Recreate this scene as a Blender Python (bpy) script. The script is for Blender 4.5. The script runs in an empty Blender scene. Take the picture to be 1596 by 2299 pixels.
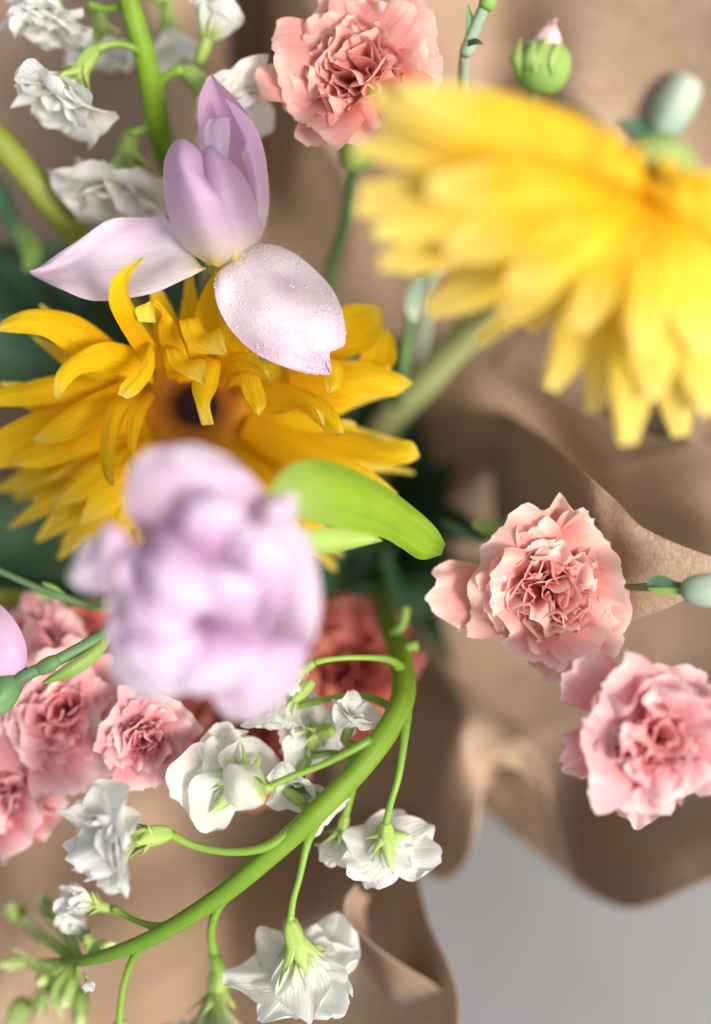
import bpy, math, random
from mathutils import Vector, noise
R = math.radians
C = bpy.context.scene.collection
sc = bpy.context.scene

# ------------------------------------------------------------------ camera, world, sun, exposure
FZ = 0.30            # height of the focus plane above the table (m)
FD = 0.50            # focus distance (m)
S = 0.24 / 1596.0    # metres per photo unit on the focus plane
cam = bpy.data.cameras.new('camera'); co = bpy.data.objects.new('camera', cam); C.objects.link(co)
cam.sensor_fit = 'HORIZONTAL'; cam.sensor_width = 24; cam.lens = 50
cam.clip_start = 0.01; cam.clip_end = 50
cam.dof.use_dof = True; cam.dof.focus_distance = FD; cam.dof.aperture_fstop = 2.0
co.location = (0, 0, FZ + FD); co.rotation_euler = (0, 0, 0)
sc.camera = co

SUN_EL, SUN_AZ = 57.0, 338.0      # azimuth measured from +x towards +y (high, from the right of the picture)
w = bpy.data.worlds.new('World'); sc.world = w; w.use_nodes = True
nt = w.node_tree; bg = nt.nodes['Background']
sky = nt.nodes.new('ShaderNodeTexSky'); sky.sky_type = 'NISHITA'; sky.sun_disc = False
sky.sun_elevation = R(SUN_EL); sky.sun_rotation = R(90 - SUN_AZ)
sky.air_density = 1.0; sky.dust_density = 3.5; sky.ozone_density = 0.6
hz = nt.nodes.new('ShaderNodeHueSaturation'); hz.inputs['Saturation'].default_value = 0.35
nt.links.new(sky.outputs[0], hz.inputs['Color']); nt.links.new(hz.outputs[0], bg.inputs[0]); bg.inputs[1].default_value = 0.135
sl = bpy.data.lights.new('sun', 'SUN'); sl.energy = 2.9; sl.angle = R(15); sl.color = (1.0, 0.93, 0.85)
so = bpy.data.objects.new('sun', sl); C.objects.link(so)
sd = Vector((math.cos(R(SUN_AZ)) * math.cos(R(SUN_EL)), math.sin(R(SUN_AZ)) * math.cos(R(SUN_EL)), math.sin(R(SUN_EL))))
so.rotation_euler = sd.to_track_quat('Z', 'Y').to_euler()
sc.view_settings.view_transform = 'Standard'; sc.view_settings.look = 'None'
sc.view_settings.gamma = 1; sc.view_settings.exposure = 0.5
sc.cycles.use_denoising = True
sc.cycles.transparent_max_bounces = 8

# ------------------------------------------------------------------ helpers
HO = 0.0             # extra height for the flower being built (mm)
def P(u, v, h):
    h += HO
    d = FD - h / 1000.0
    k = S * d / FD
    return Vector(((u - 798) * k, (1149.5 - v) * k, FZ + h / 1000.0))
def px(h): return S * (FD - (h + HO) / 1000.0) / FD      # size of one photo unit at height h

def cr(pts, t):
    """Catmull-Rom through tuples/vectors, t in 0..1"""
    n = len(pts) - 1
    if n == 0: return pts[0]
    x = min(max(t, 0.0), 1.0) * n
    i = min(int(x), n - 1); f = x - i
    p1, p2 = pts[i], pts[i + 1]
    p0 = pts[i - 1] if i > 0 else [2 * a - b for a, b in zip(p1, p2)]
    p3 = pts[i + 2] if i + 2 <= n else [2 * b - a for a, b in zip(p1, p2)]
    return [0.5 * (2 * b + (c - a) * f + (2 * a - 5 * b + 4 * c - d) * f * f + (3 * b - a - 3 * c + d) * f ** 3)
            for a, b, c, d in zip(p0, p1, p2, p3)]
def crs(vals, t):
    if not isinstance(vals, (list, tuple)): return vals
    return cr([(v,) for v in vals], t)[0]

def link_mesh(name, verts, faces, mat, root=None, parent=None, uvs=None, smooth=True):
    off = root.location if root is not None else Vector((0, 0, 0))
    me = bpy.data.meshes.new(name)
    me.from_pydata([(v[0] - off[0], v[1] - off[1], v[2] - off[2]) for v in verts], [], faces)
    if uvs:
        ul = me.uv_layers.new(name='uv')
        buf = [0.0] * (2 * len(me.loops)); vi = [0] * len(me.loops)
        me.loops.foreach_get('vertex_index', vi)
        for k, i in enumerate(vi):
            buf[2 * k] = uvs[i][0]; buf[2 * k + 1] = uvs[i][1]
        ul.data.foreach_set('uv', buf)
    if smooth: me.polygons.foreach_set('use_smooth', [True] * len(me.polygons))
    me.materials.append(mat); me.update()
    o = bpy.data.objects.new(name, me); C.objects.link(o)
    if parent is not None: o.parent = parent
    elif root is not None: o.parent = root
    return o

def thing(name, loc, label, cat, group=None):
    o = bpy.data.objects.new(name, None); C.objects.link(o)
    o.empty_display_size = 0.01; o.location = loc
    o['label'] = label; o['category'] = cat
    if group: o['group'] = group
    return o

def grid_faces(nu, nv, wrap=False):
    f = []
    m = nv + (0 if wrap else 1)
    for i in range(nu):
        for j in range(nv):
            a = i * m + j; b = i * m + (j + 1) % m
            f.append((a, b, b + m, a + m))
    return f

def lens(name, L, Rr, bulge, mat, root, parent=None, nu=16, nv=10, toward=(0, 0, 1), ruf=0.0, rk=3.0, seed=0, edge=0.0, crease=0.0, curl=0.0):
    """petal between a left and a right edge line (both base -> tip, in photo units), bulged by `bulge` mm"""
    T = Vector(toward).normalized(); V = []; U = []
    for i in range(nu + 1):
        t = i / nu
        a = P(*cr(L, t)); b = P(*cr(Rr, t)); bl = crs(bulge, t) / 1000.0
        wd = (b - a).length
        for j in range(nv + 1):
            s = j / nv; q = 2 * s - 1
            p = a.lerp(b, s) + T * (bl * (1 - q * q))
            if crease: p += T * (crease / 1000.0) * math.exp(-(q * 5) ** 2) * math.sin(math.pi * min(1, t * 1.0))
            if curl: p -= T * (curl / 1000.0) * max(0, abs(q) - .6) ** 2 * 6
            if ruf:
                n1 = noise.noise(Vector((s * rk + seed * 7.1, t * rk * 1.3 + seed, seed * 3.3)))
                p += T * (n1 * ruf / 1000.0) * min(1, t * 3) * (0.35 + abs(q))
            if edge and (j in (0, nv)):
                p += (a - b).normalized() * (1 if j == 0 else -1) * edge / 1000.0 * noise.noise(Vector((t * 9, seed * 5.5, j)))
            V.append(p); U.append((s, t))
    return link_mesh(name, V, grid_faces(nu, nv), mat, root, parent, U)

def strip(name, pts, hw, mat, root, parent=None, face=(0, 0, 1), cup=0.0, nu=14, nv=8, ruf=0.0, seed=0, crease=0.0):
    """petal/leaf from a midrib (photo units), half widths (photo units), facing vectors and a cross-section arc angle"""
    V = []; U = []
    ps = [P(*cr(pts, i / nu)) for i in range(nu + 1)]
    for i in range(nu + 1):
        t = i / nu
        h = cr(pts, t)[2]
        tg = (ps[min(i + 1, nu)] - ps[max(i - 1, 0)]).normalized()
        fc = Vector(cr(face, t)) if isinstance(face[0], (tuple, list)) else Vector(face)
        cx = tg.cross(fc).normalized(); nn = cx.cross(tg).normalized()
        wv = max(crs(hw, t), 0.3) * px(h); c = crs(cup, t)
        for j in range(nv + 1):
            q = 2 * j / nv - 1
            if abs(c) > 1e-3: la = wv * math.sin(c * q) / c; up = wv * (1 - math.cos(c * q)) / c
            else: la = wv * q; up = 0
            p = ps[i] + cx * la + nn * up
            if ruf: p += nn * noise.noise(Vector((q * 1.7 + seed * 3.1, t * 4 + seed, seed))) * ruf / 1000.0 * (.3 + abs(q))
            if crease: p -= nn * crease / 1000.0 * math.exp(-(q * 4) ** 2)
            V.append(p); U.append((j / nv, t))
    return link_mesh(name, V, grid_faces(nu, nv), mat, root, parent, U)

def tube(name, pts, rad, mat, root, parent=None, nu=18, nv=10, cap=True, rough=0.0, flat=1.0):
    V = []; U = []
    ps = [P(*cr(pts, i / nu)) for i in range(nu + 1)]
    prev = Vector((0.3, 0.2, 1))
    for i in range(nu + 1):
        t = i / nu; h = cr(pts, t)[2]
        tg = (ps[min(i + 1, nu)] - ps[max(i - 1, 0)]).normalized()
        a = (prev - tg * prev.dot(tg)).normalized(); prev = a; b = tg.cross(a)
        r = max(crs(rad, t), 0.4) * px(h)
        for j in range(nv):
            an = 2 * math.pi * j / nv
            rr = r * (1 + rough * noise.noise(Vector((math.cos(an) * 2, math.sin(an) * 2, t * 12))))
            V.append(ps[i] + a * math.cos(an) * rr + b * math.sin(an) * rr * flat); U.append((j / nv, t))
    F = grid_faces(nu, nv, True)
    if cap:
        F.append(tuple(reversed(range(nv)))); F.append(tuple(range(nu * nv, nu * nv + nv)))
    return link_mesh(name, V, F, mat, root, parent, U)

def sm(x):
    x = min(max(x, 0), 1); return x * x * (3 - 2 * x)

def frame(axis):
    a = Vector(axis).normalized()
    b = a.cross(Vector((0.13, 0.97, 0.21))).normalized(); c = a.cross(b)
    return a, b, c

def fan_petal(name, base, axis, phi, Lm, W, alpha, mat, root, parent=None, kind='fan', cup=0.6, ruf=0.1, freq=2.0, fringe=0.03, seed=0,
              nu=11, nv=14, twist=0.0, a0=0.0, hook=0.0):
    """petal from `base` (world), length Lm (m), half width W*Lm, leaving the axis at angle a0 and ending at angle alpha"""
    a, b, c = frame(axis)
    r = b * math.cos(phi) + c * math.sin(phi)
    tdir = a.cross(r)
    V = []; U = []
    pos = Vector(base); prof = [pos.copy()]; dirs = []
    for i in range(nu + 1):
        s = i / nu
        th = a0 + (alpha - a0) * sm(s * 1.15) + hook * max(0, s - .6) ** 2 * 6
        dirs.append(a * math.cos(th) + r * math.sin(th))
    for i in range(nu): prof.append(prof[-1] + (dirs[i] + dirs[i + 1]) * 0.5 * Lm / nu)
    for i in range(nu + 1):
        s = i / nu
        if kind == 'fan': wv = 0.10 + 0.90 * sm(s * 1.05) ** 0.85
        elif kind == 'obovate': wv = 0.12 + 0.88 * math.sin(min(1.0, s ** 1.25) * math.pi * 0.80) ** 1.0
        else: wv = 0.15 + 0.85 * math.sin(s ** 0.9 * math.pi * 0.93) ** 0.8
        wv *= W * Lm
        nrm = dirs[i].cross(tdir).normalized()
        if nrm.dot(a) < 0 and alpha < 1.2: nrm = -nrm
        inward = nrm if nrm.dot(-r * math.cos(alpha) + a * math.sin(alpha)) > 0 else -nrm
        for j in range(nv + 1):
            q = 2 * j / nv - 1
            back = (0.22 if kind == 'fan' else 0.20) * q * q * s * s
            cc = cup
            la = wv * math.sin(cc * q) / cc if abs(cc) > 1e-3 else wv * q
            up = wv * (1 - math.cos(cc * q)) / cc if abs(cc) > 1e-3 else 0
            p = prof[i] + tdir * (la + twist * up) + inward * up - dirs[i] * (back * Lm)
            n1 = noise.noise(Vector((q * freq + seed * 5.3, s * 1.6, seed * 2.7)))
            n2 = noise.noise(Vector((q * freq * 2.6 + seed * 1.3, s * 2.3, seed * 4.1 + 9)))
            am = ruf * Lm * s ** 1.6
            if kind == 'fan':
                kk = 4.2 + 1.3 * freq
                fri = fringe > .055
                if fri: n1 *= .35; n2 *= .25; kk = 3.0 + 1.2 * freq
                else: n1 += .32 * max(0, s - .7) / .3 * math.sin(q * 10 + seed * 9)
                n2 = 0.62 * math.sin(q * kk + seed * 7 + 2.2 * s) + 0.25 * math.sin(q * kk * 1.7 + seed * 3) + n2 * .3
            p += inward * am * (n1 * 1.6 + n2 * (0.8 if kind == 'fan' else .35))
            n3 = noise.noise(Vector((q * freq * 1.3 + 4, s * 2, seed * 6.7)))
            p += tdir * am * .3 * n3
            if s > .8:
                fr = noise.noise(Vector((q * 3 + seed * 11.0, 0.5, seed))) + (0.7 * noise.noise(Vector((q * 13 + seed * 3.0, 7, seed))) if kind == 'fan' else 0)
                p += dirs[i] * fringe * Lm * fr * ((s - .8) / .2) ** 1.5
            V.append(p); U.append((j / nv, s))
    return link_mesh(name, V, grid_faces(nu, nv), mat, root, parent, U)

def blob(name, c, axis, ra, rb, mat, root, parent=None, ribs=0, rib=0.0, pw=1.0, nu=12, nv=16, taper=0.0):
    """egg along an axis; c world centre, ra half length, rb radius (m)"""
    a, b, d = frame(axis); V = []; U = []
    for i in range(nu + 1):
        t = i / nu; x = -math.cos(math.pi * t)
        r = rb * math.sin(math.pi * t) ** pw * (1 - taper * x)
        for j in range(nv):
            an = 2 * math.pi * j / nv
            rr = r * (1 + rib * math.cos(ribs * an))
            V.append(c + a * x * ra + (b * math.cos(an) + d * math.sin(an)) * max(rr, 1e-5)); U.append((j / nv, t))
    return link_mesh(name, V, grid_faces(nu, nv, True), mat, root, parent, U)

# ------------------------------------------------------------------ materials
def nodes(name):
    m = bpy.data.materials.new(name); m.use_nodes = True
    t = m.node_tree; return m, t, t.nodes['Principled BSDF'], t.nodes['Material Output']

def petal_mat(name, stops, rough=0.55, trans=0.35, tcol=None, vein=0.25, vscale=(26, 1.4), bump=0.25, var=0.08, spec=0.3, blotch=None, sheen=0.0, edge=None):
    m, t, pb, out = nodes(name); N = t.nodes; Lk = t.links
    uv = N.new('ShaderNodeUVMap'); uv.uv_map = 'uv'
    sep = N.new('ShaderNodeSeparateXYZ'); Lk.new(uv.outputs[0], sep.inputs[0])
    mp = N.new('ShaderNodeMapping'); mp.inputs['Scale'].default_value = (vscale[0], vscale[1], 1); Lk.new(uv.outputs[0], mp.inputs[0])
    oi = N.new('ShaderNodeObjectInfo')
    nz = N.new('ShaderNodeTexNoise'); nz.noise_dimensions = '4D'; nz.inputs['Scale'].default_value = 1.0; nz.inputs['Detail'].default_value = 3
    Lk.new(mp.outputs[0], nz.inputs['Vector'])
    mm = N.new('ShaderNodeMath'); mm.operation = 'MULTIPLY'; mm.inputs[1].default_value = 37.0; Lk.new(oi.outputs['Random'], mm.inputs[0]); Lk.new(mm.outputs[0], nz.inputs['W'])
    cl = N.new('ShaderNodeTexNoise'); cl.inputs['Scale'].default_value = 90; cl.inputs['Detail'].default_value = 4
    tc = N.new('ShaderNodeTexCoord'); Lk.new(tc.outputs['Object'], cl.inputs['Vector'])
    # position on the ramp: v + a little noise
    ad = N.new('ShaderNodeMath'); ad.operation = 'MULTIPLY_ADD'; Lk.new(nz.outputs[0], ad.inputs[0]); ad.inputs[1].default_value = 0.16
    sb = N.new('ShaderNodeMath'); sb.operation = 'SUBTRACT'; Lk.new(sep.outputs['Y'], sb.inputs[0]); sb.inputs[1].default_value = 0.08; Lk.new(sb.outputs[0], ad.inputs[2])
    rp = N.new('ShaderNodeValToRGB'); Lk.new(ad.outputs[0], rp.inputs[0])
    e = rp.color_ramp.elements
    while len(e) < len(stops): e.new(0.5)
    for k, (p, c) in enumerate(stops): e[k].position = p; e[k].color = (*c, 1)
    # value variation from veins, clouds, object
    hv = N.new('ShaderNodeHueSaturation'); Lk.new(rp.outputs[0], hv.inputs['Color'])
    v1 = N.new('ShaderNodeMath'); v1.operation = 'MULTIPLY_ADD'; Lk.new(nz.outputs[0], v1.inputs[0]); v1.inputs[1].default_value = vein; v1.inputs[2].default_value = 1 - vein * 0.5
    v2 = N.new('ShaderNodeMath'); v2.operation = 'MULTIPLY_ADD'; Lk.new(cl.outputs[0], v2.inputs[0]); v2.inputs[1].default_value = 2 * var; v2.inputs[2].default_value = 1 - var
    v3 = N.new('ShaderNodeMath'); v3.operation = 'MULTIPLY_ADD'; Lk.new(oi.outputs['Random'], v3.inputs[0]); v3.inputs[1].default_value = 2 * var; v3.inputs[2].default_value = 1 - var
    a = N.new('ShaderNodeMath'); a.operation = 'MULTIPLY'; Lk.new(v1.outputs[0], a.inputs[0]); Lk.new(v2.outputs[0], a.inputs[1])
    b = N.new('ShaderNodeMath'); b.operation = 'MULTIPLY'; Lk.new(a.outputs[0], b.inputs[0]); Lk.new(v3.outputs[0], b.inputs[1])
    Lk.new(b.outputs[0], hv.inputs['Value'])
    col = hv.outputs[0]
    if blotch:
        mx = N.new('ShaderNodeMix'); mx.data_type = 'RGBA'
        bn = N.new('ShaderNodeTexNoise'); bn.inputs['Scale'].default_value = blotch[1]; bn.inputs['Detail'].default_value = 3; Lk.new(tc.outputs['Object'], bn.inputs['Vector'])
        br = N.new('ShaderNodeMapRange'); br.inputs[1].default_value = blotch[2]; br.inputs[2].default_value = blotch[2] + 0.14; br.inputs[4].default_value = blotch[3] if len(blotch) > 3 else .9; Lk.new(bn.outputs[0], br.inputs[0])
        Lk.new(br.outputs[0], mx.inputs[0]); Lk.new(col, mx.inputs[6]); mx.inputs[7].default_value = (*blotch[0], 1); col = mx.outputs[2]
    Lk.new(col, pb.inputs['Base Color'])
    pb.inputs['Roughness'].default_value = rough; pb.inputs['Specular IOR Level'].default_value = spec
    if sheen: pb.inputs['Sheen Weight'].default_value = sheen; pb.inputs['Sheen Roughness'].default_value = 0.4
    # bump
    bp = N.new('ShaderNodeBump'); bp.inputs['Strength'].default_value = bump; bp.inputs['Distance'].default_value = 0.0006
    fn = N.new('ShaderNodeTexNoise'); fn.inputs['Scale'].default_value = 1200; fn.inputs['Detail'].default_value = 2; Lk.new(tc.outputs['Object'], fn.inputs['Vector'])
    ba = N.new('ShaderNodeMath'); ba.operation = 'MULTIPLY_ADD'; Lk.new(fn.outputs[0], ba.inputs[0]); ba.inputs[1].default_value = 0.25; Lk.new(nz.outputs[0], ba.inputs[2])
    Lk.new(ba.outputs[0], bp.inputs['Height']); Lk.new(bp.outputs[0], pb.inputs['Normal'])
    if trans > 0:
        tr = N.new('ShaderNodeBsdfTranslucent')
        if tcol:
            mt = N.new('ShaderNodeMix'); mt.data_type = 'RGBA'; mt.blend_type = 'MULTIPLY'; mt.inputs[0].default_value = 1
            Lk.new(col, mt.inputs[6]); mt.inputs[7].default_value = (*tcol, 1); Lk.new(mt.outputs[2], tr.inputs[0])
        else: Lk.new(col, tr.inputs[0])
        Lk.new(bp.outputs[0], tr.inputs['Normal'])
        ms = N.new('ShaderNodeMixShader'); ms.inputs[0].default_value = trans
        Lk.new(pb.outputs[0], ms.inputs[1]); Lk.new(tr.outputs[0], ms.inputs[2]); Lk.new(ms.outputs[0], out.inputs['Surface'])
    return m

YEL = petal_mat('gerbera_petal', [(0, (.86, .44, .004)), (.3, (.88, .54, .006)), (.72, (.90, .63, .014)), (1, (.94, .76, .14))], trans=.48, vein=.42, vscale=(24, 1.3), bump=1.0, rough=.72, spec=.15)
YEL2 = petal_mat('pale_gerbera_petal', [(0, (.84, .40, .005)), (.3, (.87, .51, .010)), (.65, (.89, .62, .03)), (1, (.92, .74, .20))], trans=.40, vein=.2, vscale=(14, 1.0), bump=.35)
LIL = petal_mat('tulip_petal', [(0, (.90, .62, .10)), (.10, (.88, .80, .64)), (.28, (.82, .60, .77)), (.7, (.77, .50, .72)), (1, (.72, .45, .69))], trans=.34, vein=.18, vscale=(40, 1.6), bump=.5, sheen=.15, rough=.45)
LILW = petal_mat('pale_tulip_petal', [(0, (.92, .70, .12)), (.10, (.88, .84, .68)), (.25, (.86, .79, .85)), (.7, (.78, .65, .77)), (1, (.70, .52, .67))], blotch=((.62, .40, .60), 34, .50, .6), trans=.34, vein=.14, vscale=(36, 1.6), bump=.5, sheen=.15, rough=.42)
LILD = petal_mat('double_tulip_petal', [(0, (.60, .36, .55)), (.3, (.76, .56, .73)), (.65, (.80, .67, .79)), (1, (.84, .77, .84))], trans=.42, vein=.10, vscale=(12, 1.0), bump=.2, sheen=.1, blotch=((.70, .48, .67), 26, .54, .5))
SALM = petal_mat('salmon_carnation_petal', [(0, (.76, .18, .13)), (.5, (.82, .31, .25)), (.85, (.85, .41, .35)), (.95, (.90, .60, .53))], trans=.42, vein=.16, vscale=(30, 1.6), bump=.4)
PINK = petal_mat('pink_carnation_petal', [(0, (.72, .12, .09)), (.45, (.80, .26, .22)), (.8, (.86, .44, .39)), (1, (.93, .72, .65))], trans=.42, vein=.14, vscale=(26, 1.6), bump=.4, blotch=((.72, .36, .14), 45, .66))
ROSE = petal_mat('rose_carnation_petal', [(0, (.72, .12, .15)), (.45, (.80, .27, .30)), (.8, (.86, .44, .46)), (1, (.92, .69, .67))], trans=.42, vein=.14, vscale=(26, 1.6), bump=.4)
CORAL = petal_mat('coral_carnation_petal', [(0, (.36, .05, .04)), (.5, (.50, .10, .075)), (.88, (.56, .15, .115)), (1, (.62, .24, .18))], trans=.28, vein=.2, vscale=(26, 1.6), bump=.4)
WHITE = petal_mat('stock_petal', [(0, (.56, .70, .16)), (.22, (.70, .79, .36)), (.42, (.88, .89, .81)), (1, (.92, .91, .88))], trans=.48, vein=.10, vscale=(26, 3.0), bump=1.0, var=.03)
STEM = petal_mat('stock_stem', [(0, (.06, .13, .01)), (.2, (.15, .26, .012)), (.5, (.18, .31, .018)), (1, (.11, .24, .02))], trans=.0, vein=.4, vscale=(11, 1.4), bump=.4, rough=.52, var=.22, spec=.35)
PED = petal_mat('stock_pedicel', [(0, (.13, .25, .015)), (1, (.22, .36, .05))], trans=.0, vein=.25, vscale=(5, 1.5), bump=.3, rough=.42, spec=.5)
SEP = petal_mat('sepal', [(0, (.30, .46, .08)), (1, (.48, .60, .20))], trans=.25, vein=.3, vscale=(8, 1), bump=.4, rough=.5)
BUDW = petal_mat('white_bud', [(0, (.50, .58, .25)), (.4, (.78, .80, .64)), (1, (.82, .82, .72))], trans=.2, vein=.12, vscale=(8, 1), bump=.4)
GREEN = petal_mat('carnation_stem', [(0, (.07, .15, .06)), (1, (.14, .26, .09))], trans=.0, vein=.3, vscale=(6, 3), bump=.3, rough=.5, var=.15)
BLUE = petal_mat('carnation_leaf', [(0, (.06, .15, .08)), (.6, (.09, .20, .12)), (1, (.16, .26, .18))], trans=.12, vein=.3, vscale=(12, 1), bump=.3, rough=.5, var=.15)
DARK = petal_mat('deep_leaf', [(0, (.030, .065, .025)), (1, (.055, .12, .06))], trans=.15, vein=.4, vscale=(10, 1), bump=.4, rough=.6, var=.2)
LIME = petal_mat('tulip_leaf', [(0, (.32, .44, .12)), (.35, (.25, .40, .025)), (.85, (.20, .34, .014)), (1, (.11, .22, .01))], trans=.30, vein=.6, vscale=(34, .8), bump=.9, rough=.42, var=.15, spec=.5)
LIMEP = petal_mat('leaf_underside', [(0, (.42, .56, .16)), (1, (.40, .56, .12))], trans=.3, vein=.2, vscale=(20, .8), bump=.3, rough=.5)
OLIVE = petal_mat('gerbera_stem', [(0, (.16, .20, .015)), (1, (.26, .30, .06))], trans=.0, vein=.3, vscale=(8, 1), bump=.3, rough=.55, var=.12)
OLIVG = petal_mat('pale_gerbera_stem', [(0, (.34, .40, .20)), (1, (.36, .38, .14))], trans=.0, vein=.25, vscale=(8, 1), bump=.3, rough=.6, var=.12)
CALYX = petal_mat('calyx', [(0, (.16, .30, .06)), (.6, (.28, .42, .10)), (1, (.34, .42, .12))], trans=.08, vein=.35, vscale=(12, 1), bump=.35, rough=.48, var=.12)
CALP = petal_mat('pale_calyx', [(0, (.20, .32, .22)), (1, (.52, .60, .46))], trans=.08, vein=.2, vscale=(10, 1), bump=.3, rough=.5)
DISC = petal_mat('gerbera_disc', [(0, (.014, .003, .004)), (.42, (.02, .004, .004)), (.60, (.20, .055, .004)), (1, (.55, .22, .01))], trans=.0, vein=.5, vscale=(60, 12), bump=1, rough=.9)

def paper_mat():
    m, t, pb, out = nodes('kraft_paper'); N = t.nodes; Lk = t.links
    tc = N.new('ShaderNodeTexCoord')
    n1 = N.new('ShaderNodeTexNoise'); n1.inputs['Scale'].default_value = 700; n1.inputs['Detail'].default_value = 5; n1.inputs['Roughness'].default_value = .7
    n2 = N.new('ShaderNodeTexNoise'); n2.inputs['Scale'].default_value = 16; n2.inputs['Detail'].default_value = 3
    mp = N.new('ShaderNodeMapping'); mp.inputs['Scale'].default_value = (1, .22, 1); mp.inputs['Rotation'].default_value = (0, 0, .5)
    n3 = N.new('ShaderNodeTexNoise'); n3.inputs['Scale'].default_value = 1500; n3.inputs['Detail'].default_value = 2
    Lk.new(tc.outputs['Object'], n1.inputs[0]); Lk.new(tc.outputs['Object'], n2.inputs[0]); Lk.new(tc.outputs['Object'], mp.inputs[0]); Lk.new(mp.outputs[0], n3.inputs[0])
    a = N.new('ShaderNodeMath'); a.operation = 'MULTIPLY_ADD'; Lk.new(n1.outputs[0], a.inputs[0]); a.inputs[1].default_value = .55; 
    b = N.new('ShaderNodeMath'); b.operation = 'MULTIPLY'; Lk.new(n3.outputs[0], b.inputs[0]); b.inputs[1].default_value = .45; Lk.new(b.outputs[0], a.inputs[2])
    rp = N.new('ShaderNodeValToRGB'); Lk.new(a.outputs[0], rp.inputs[0])
    e = rp.color_ramp.elements
    e[0].position = .35; e[0].color = (.245, .156, .098, 1); e[1].position = .61; e[1].color = (.405, .287, .194, 1)
    hv = N.new('ShaderNodeHueSaturation'); Lk.new(rp.outputs[0], hv.inputs['Color'])
    c = N.new('ShaderNodeMath'); c.operation = 'MULTIPLY_ADD'; Lk.new(n2.outputs[0], c.inputs[0]); c.inputs[1].default_value = .24; c.inputs[2].default_value = .88; Lk.new(c.outputs[0], hv.inputs['Value'])
    Lk.new(hv.outputs[0], pb.inputs['Base Color']); pb.inputs['Roughness'].default_value = .62; pb.inputs['Specular IOR Level'].default_value = .35
    bp = N.new('ShaderNodeBump'); bp.inputs['Strength'].default_value = .25; bp.inputs['Distance'].default_value = .0003; Lk.new(a.outputs[0], bp.inputs['Height']); Lk.new(bp.outputs[0], pb.inputs['Normal'])
    return m
PAPER = paper_mat()

def table_mat():
    m, t, pb, out = nodes('pale_grey_table'); N = t.nodes; Lk = t.links
    tc = N.new('ShaderNodeTexCoord'); n = N.new('ShaderNodeTexNoise'); n.inputs['Scale'].default_value = 9; n.inputs['Detail'].default_value = 6; Lk.new(tc.outputs['Object'], n.inputs[0])
    rp = N.new('ShaderNodeValToRGB'); Lk.new(n.outputs[0], rp.inputs[0]); e = rp.color_ramp.elements
    e[0].position = .3; e[0].color = (.102, .104, .106, 1); e[1].position = .7; e[1].color = (.135, .137, .139, 1)
    Lk.new(rp.outputs[0], pb.inputs['Base Color']); pb.inputs['Roughness'].default_value = .45
    return m
def droplet_mat():
    m, t, pb, out = nodes('water'); pb.inputs['Base Color'].default_value = (1, 1, 1, 1)
    pb.inputs['Base Color'].default_value = (.80, .70, .80, 1); pb.inputs['Roughness'].default_value = .04; pb.inputs['IOR'].default_value = 1.6; pb.inputs['Coat Weight'].default_value = 1; pb.inputs['Alpha'].default_value = .5
    return m
WATER = droplet_mat()

# ------------------------------------------------------------------ table
o = link_mesh('table_surface', [(-1.5, -1.5, 0), (1.5, -1.5, 0), (1.5, 1.5, 0), (-1.5, 1.5, 0)], [(0, 1, 2, 3)], table_mat(), smooth=False)
o['kind'] = 'structure'

# ------------------------------------------------------------------ kraft paper
wrap = thing('paper_wrap', P(850, 1250, -285), 'crumpled brown kraft paper wrapped in folds around the whole bouquet', 'wrapping paper')
def sheet(name, rows, nu=70, nv=90, wr=1.6, seed=0, label=None):
    V = []; U = []
    for i in range(nu + 1):
        t = i / nu
        cols = [cr([row[k] for row in rows], t) for k in range(len(rows[0]))]
        for j in range(nv + 1):
            q = cr(cols, j / nv); p = P(*q)
            e = 1.0 if 0 < i < nu else .4
            d = noise.noise(Vector((p.x * 22 + seed, p.y * 22, seed * 2.0))) * wr + abs(noise.noise(Vector((p.x * 45, p.y * 45 + seed, 3)))) * wr * .5
            cz = abs(noise.noise(Vector((p.x * 11 + p.y * 7 + seed * 3, p.y * 13 - p.x * 5, 5 + seed))))
            d += wr * 1.6 * math.exp(-(cz / .05) ** 2) * max(0, noise.noise(Vector((p.x * 18, p.y * 18, 11)))) * 2
            p.z += d * e / 1000.0
            V.append(p); U.append((j / nv, t))
    o = link_mesh(name, V, grid_faces(nu, nv), PAPER, wrap, None, U)
    md = o.modifiers.new('thickness', 'SOLIDIFY'); md.thickness = .00035; md.offset = 0
    if label: o['label'] = label
    return o
def G(us, vs, hs): return [[(u, v, h) for u, h in zip(us, hr)] for v, hr in zip(vs, hs)]
# back sheet
sheet('paper_sheet', G([-350, -60, 120, 320, 480, 560, 680, 850, 1100, 1300, 1600, 1950], [-350, -80, 120, 330, 560, 800, 1050, 1350],
 [[-190, -185, -165, -120, -125, -170, -100, -95, -110, -95, -85, -70],
  [-200, -200, -180, -118, -135, -190, -108, -100, -120, -100, -90, -75],
  [-205, -215, -190, -122, -140, -200, -112, -112, -140, -112, -98, -80],
  [-210, -220, -200, -140, -160, -205, -150, -150, -160, -125, -108, -85],
  [-200, -225, -215, -175, -200, -220, -215, -205, -185, -145, -120, -90],
  [-190, -215, -230, -225, -240, -245, -235, -225, -190, -160, -135, -100],
  [-170, -205, -235, -250, -265, -270, -262, -250, -215, -185, -150, -110],
  [-160, -200, -240, -262, -280, -285, -282, -275, -250, -225, -190, -150]]), nu=130, nv=150, seed=1, wr=7)
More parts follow.
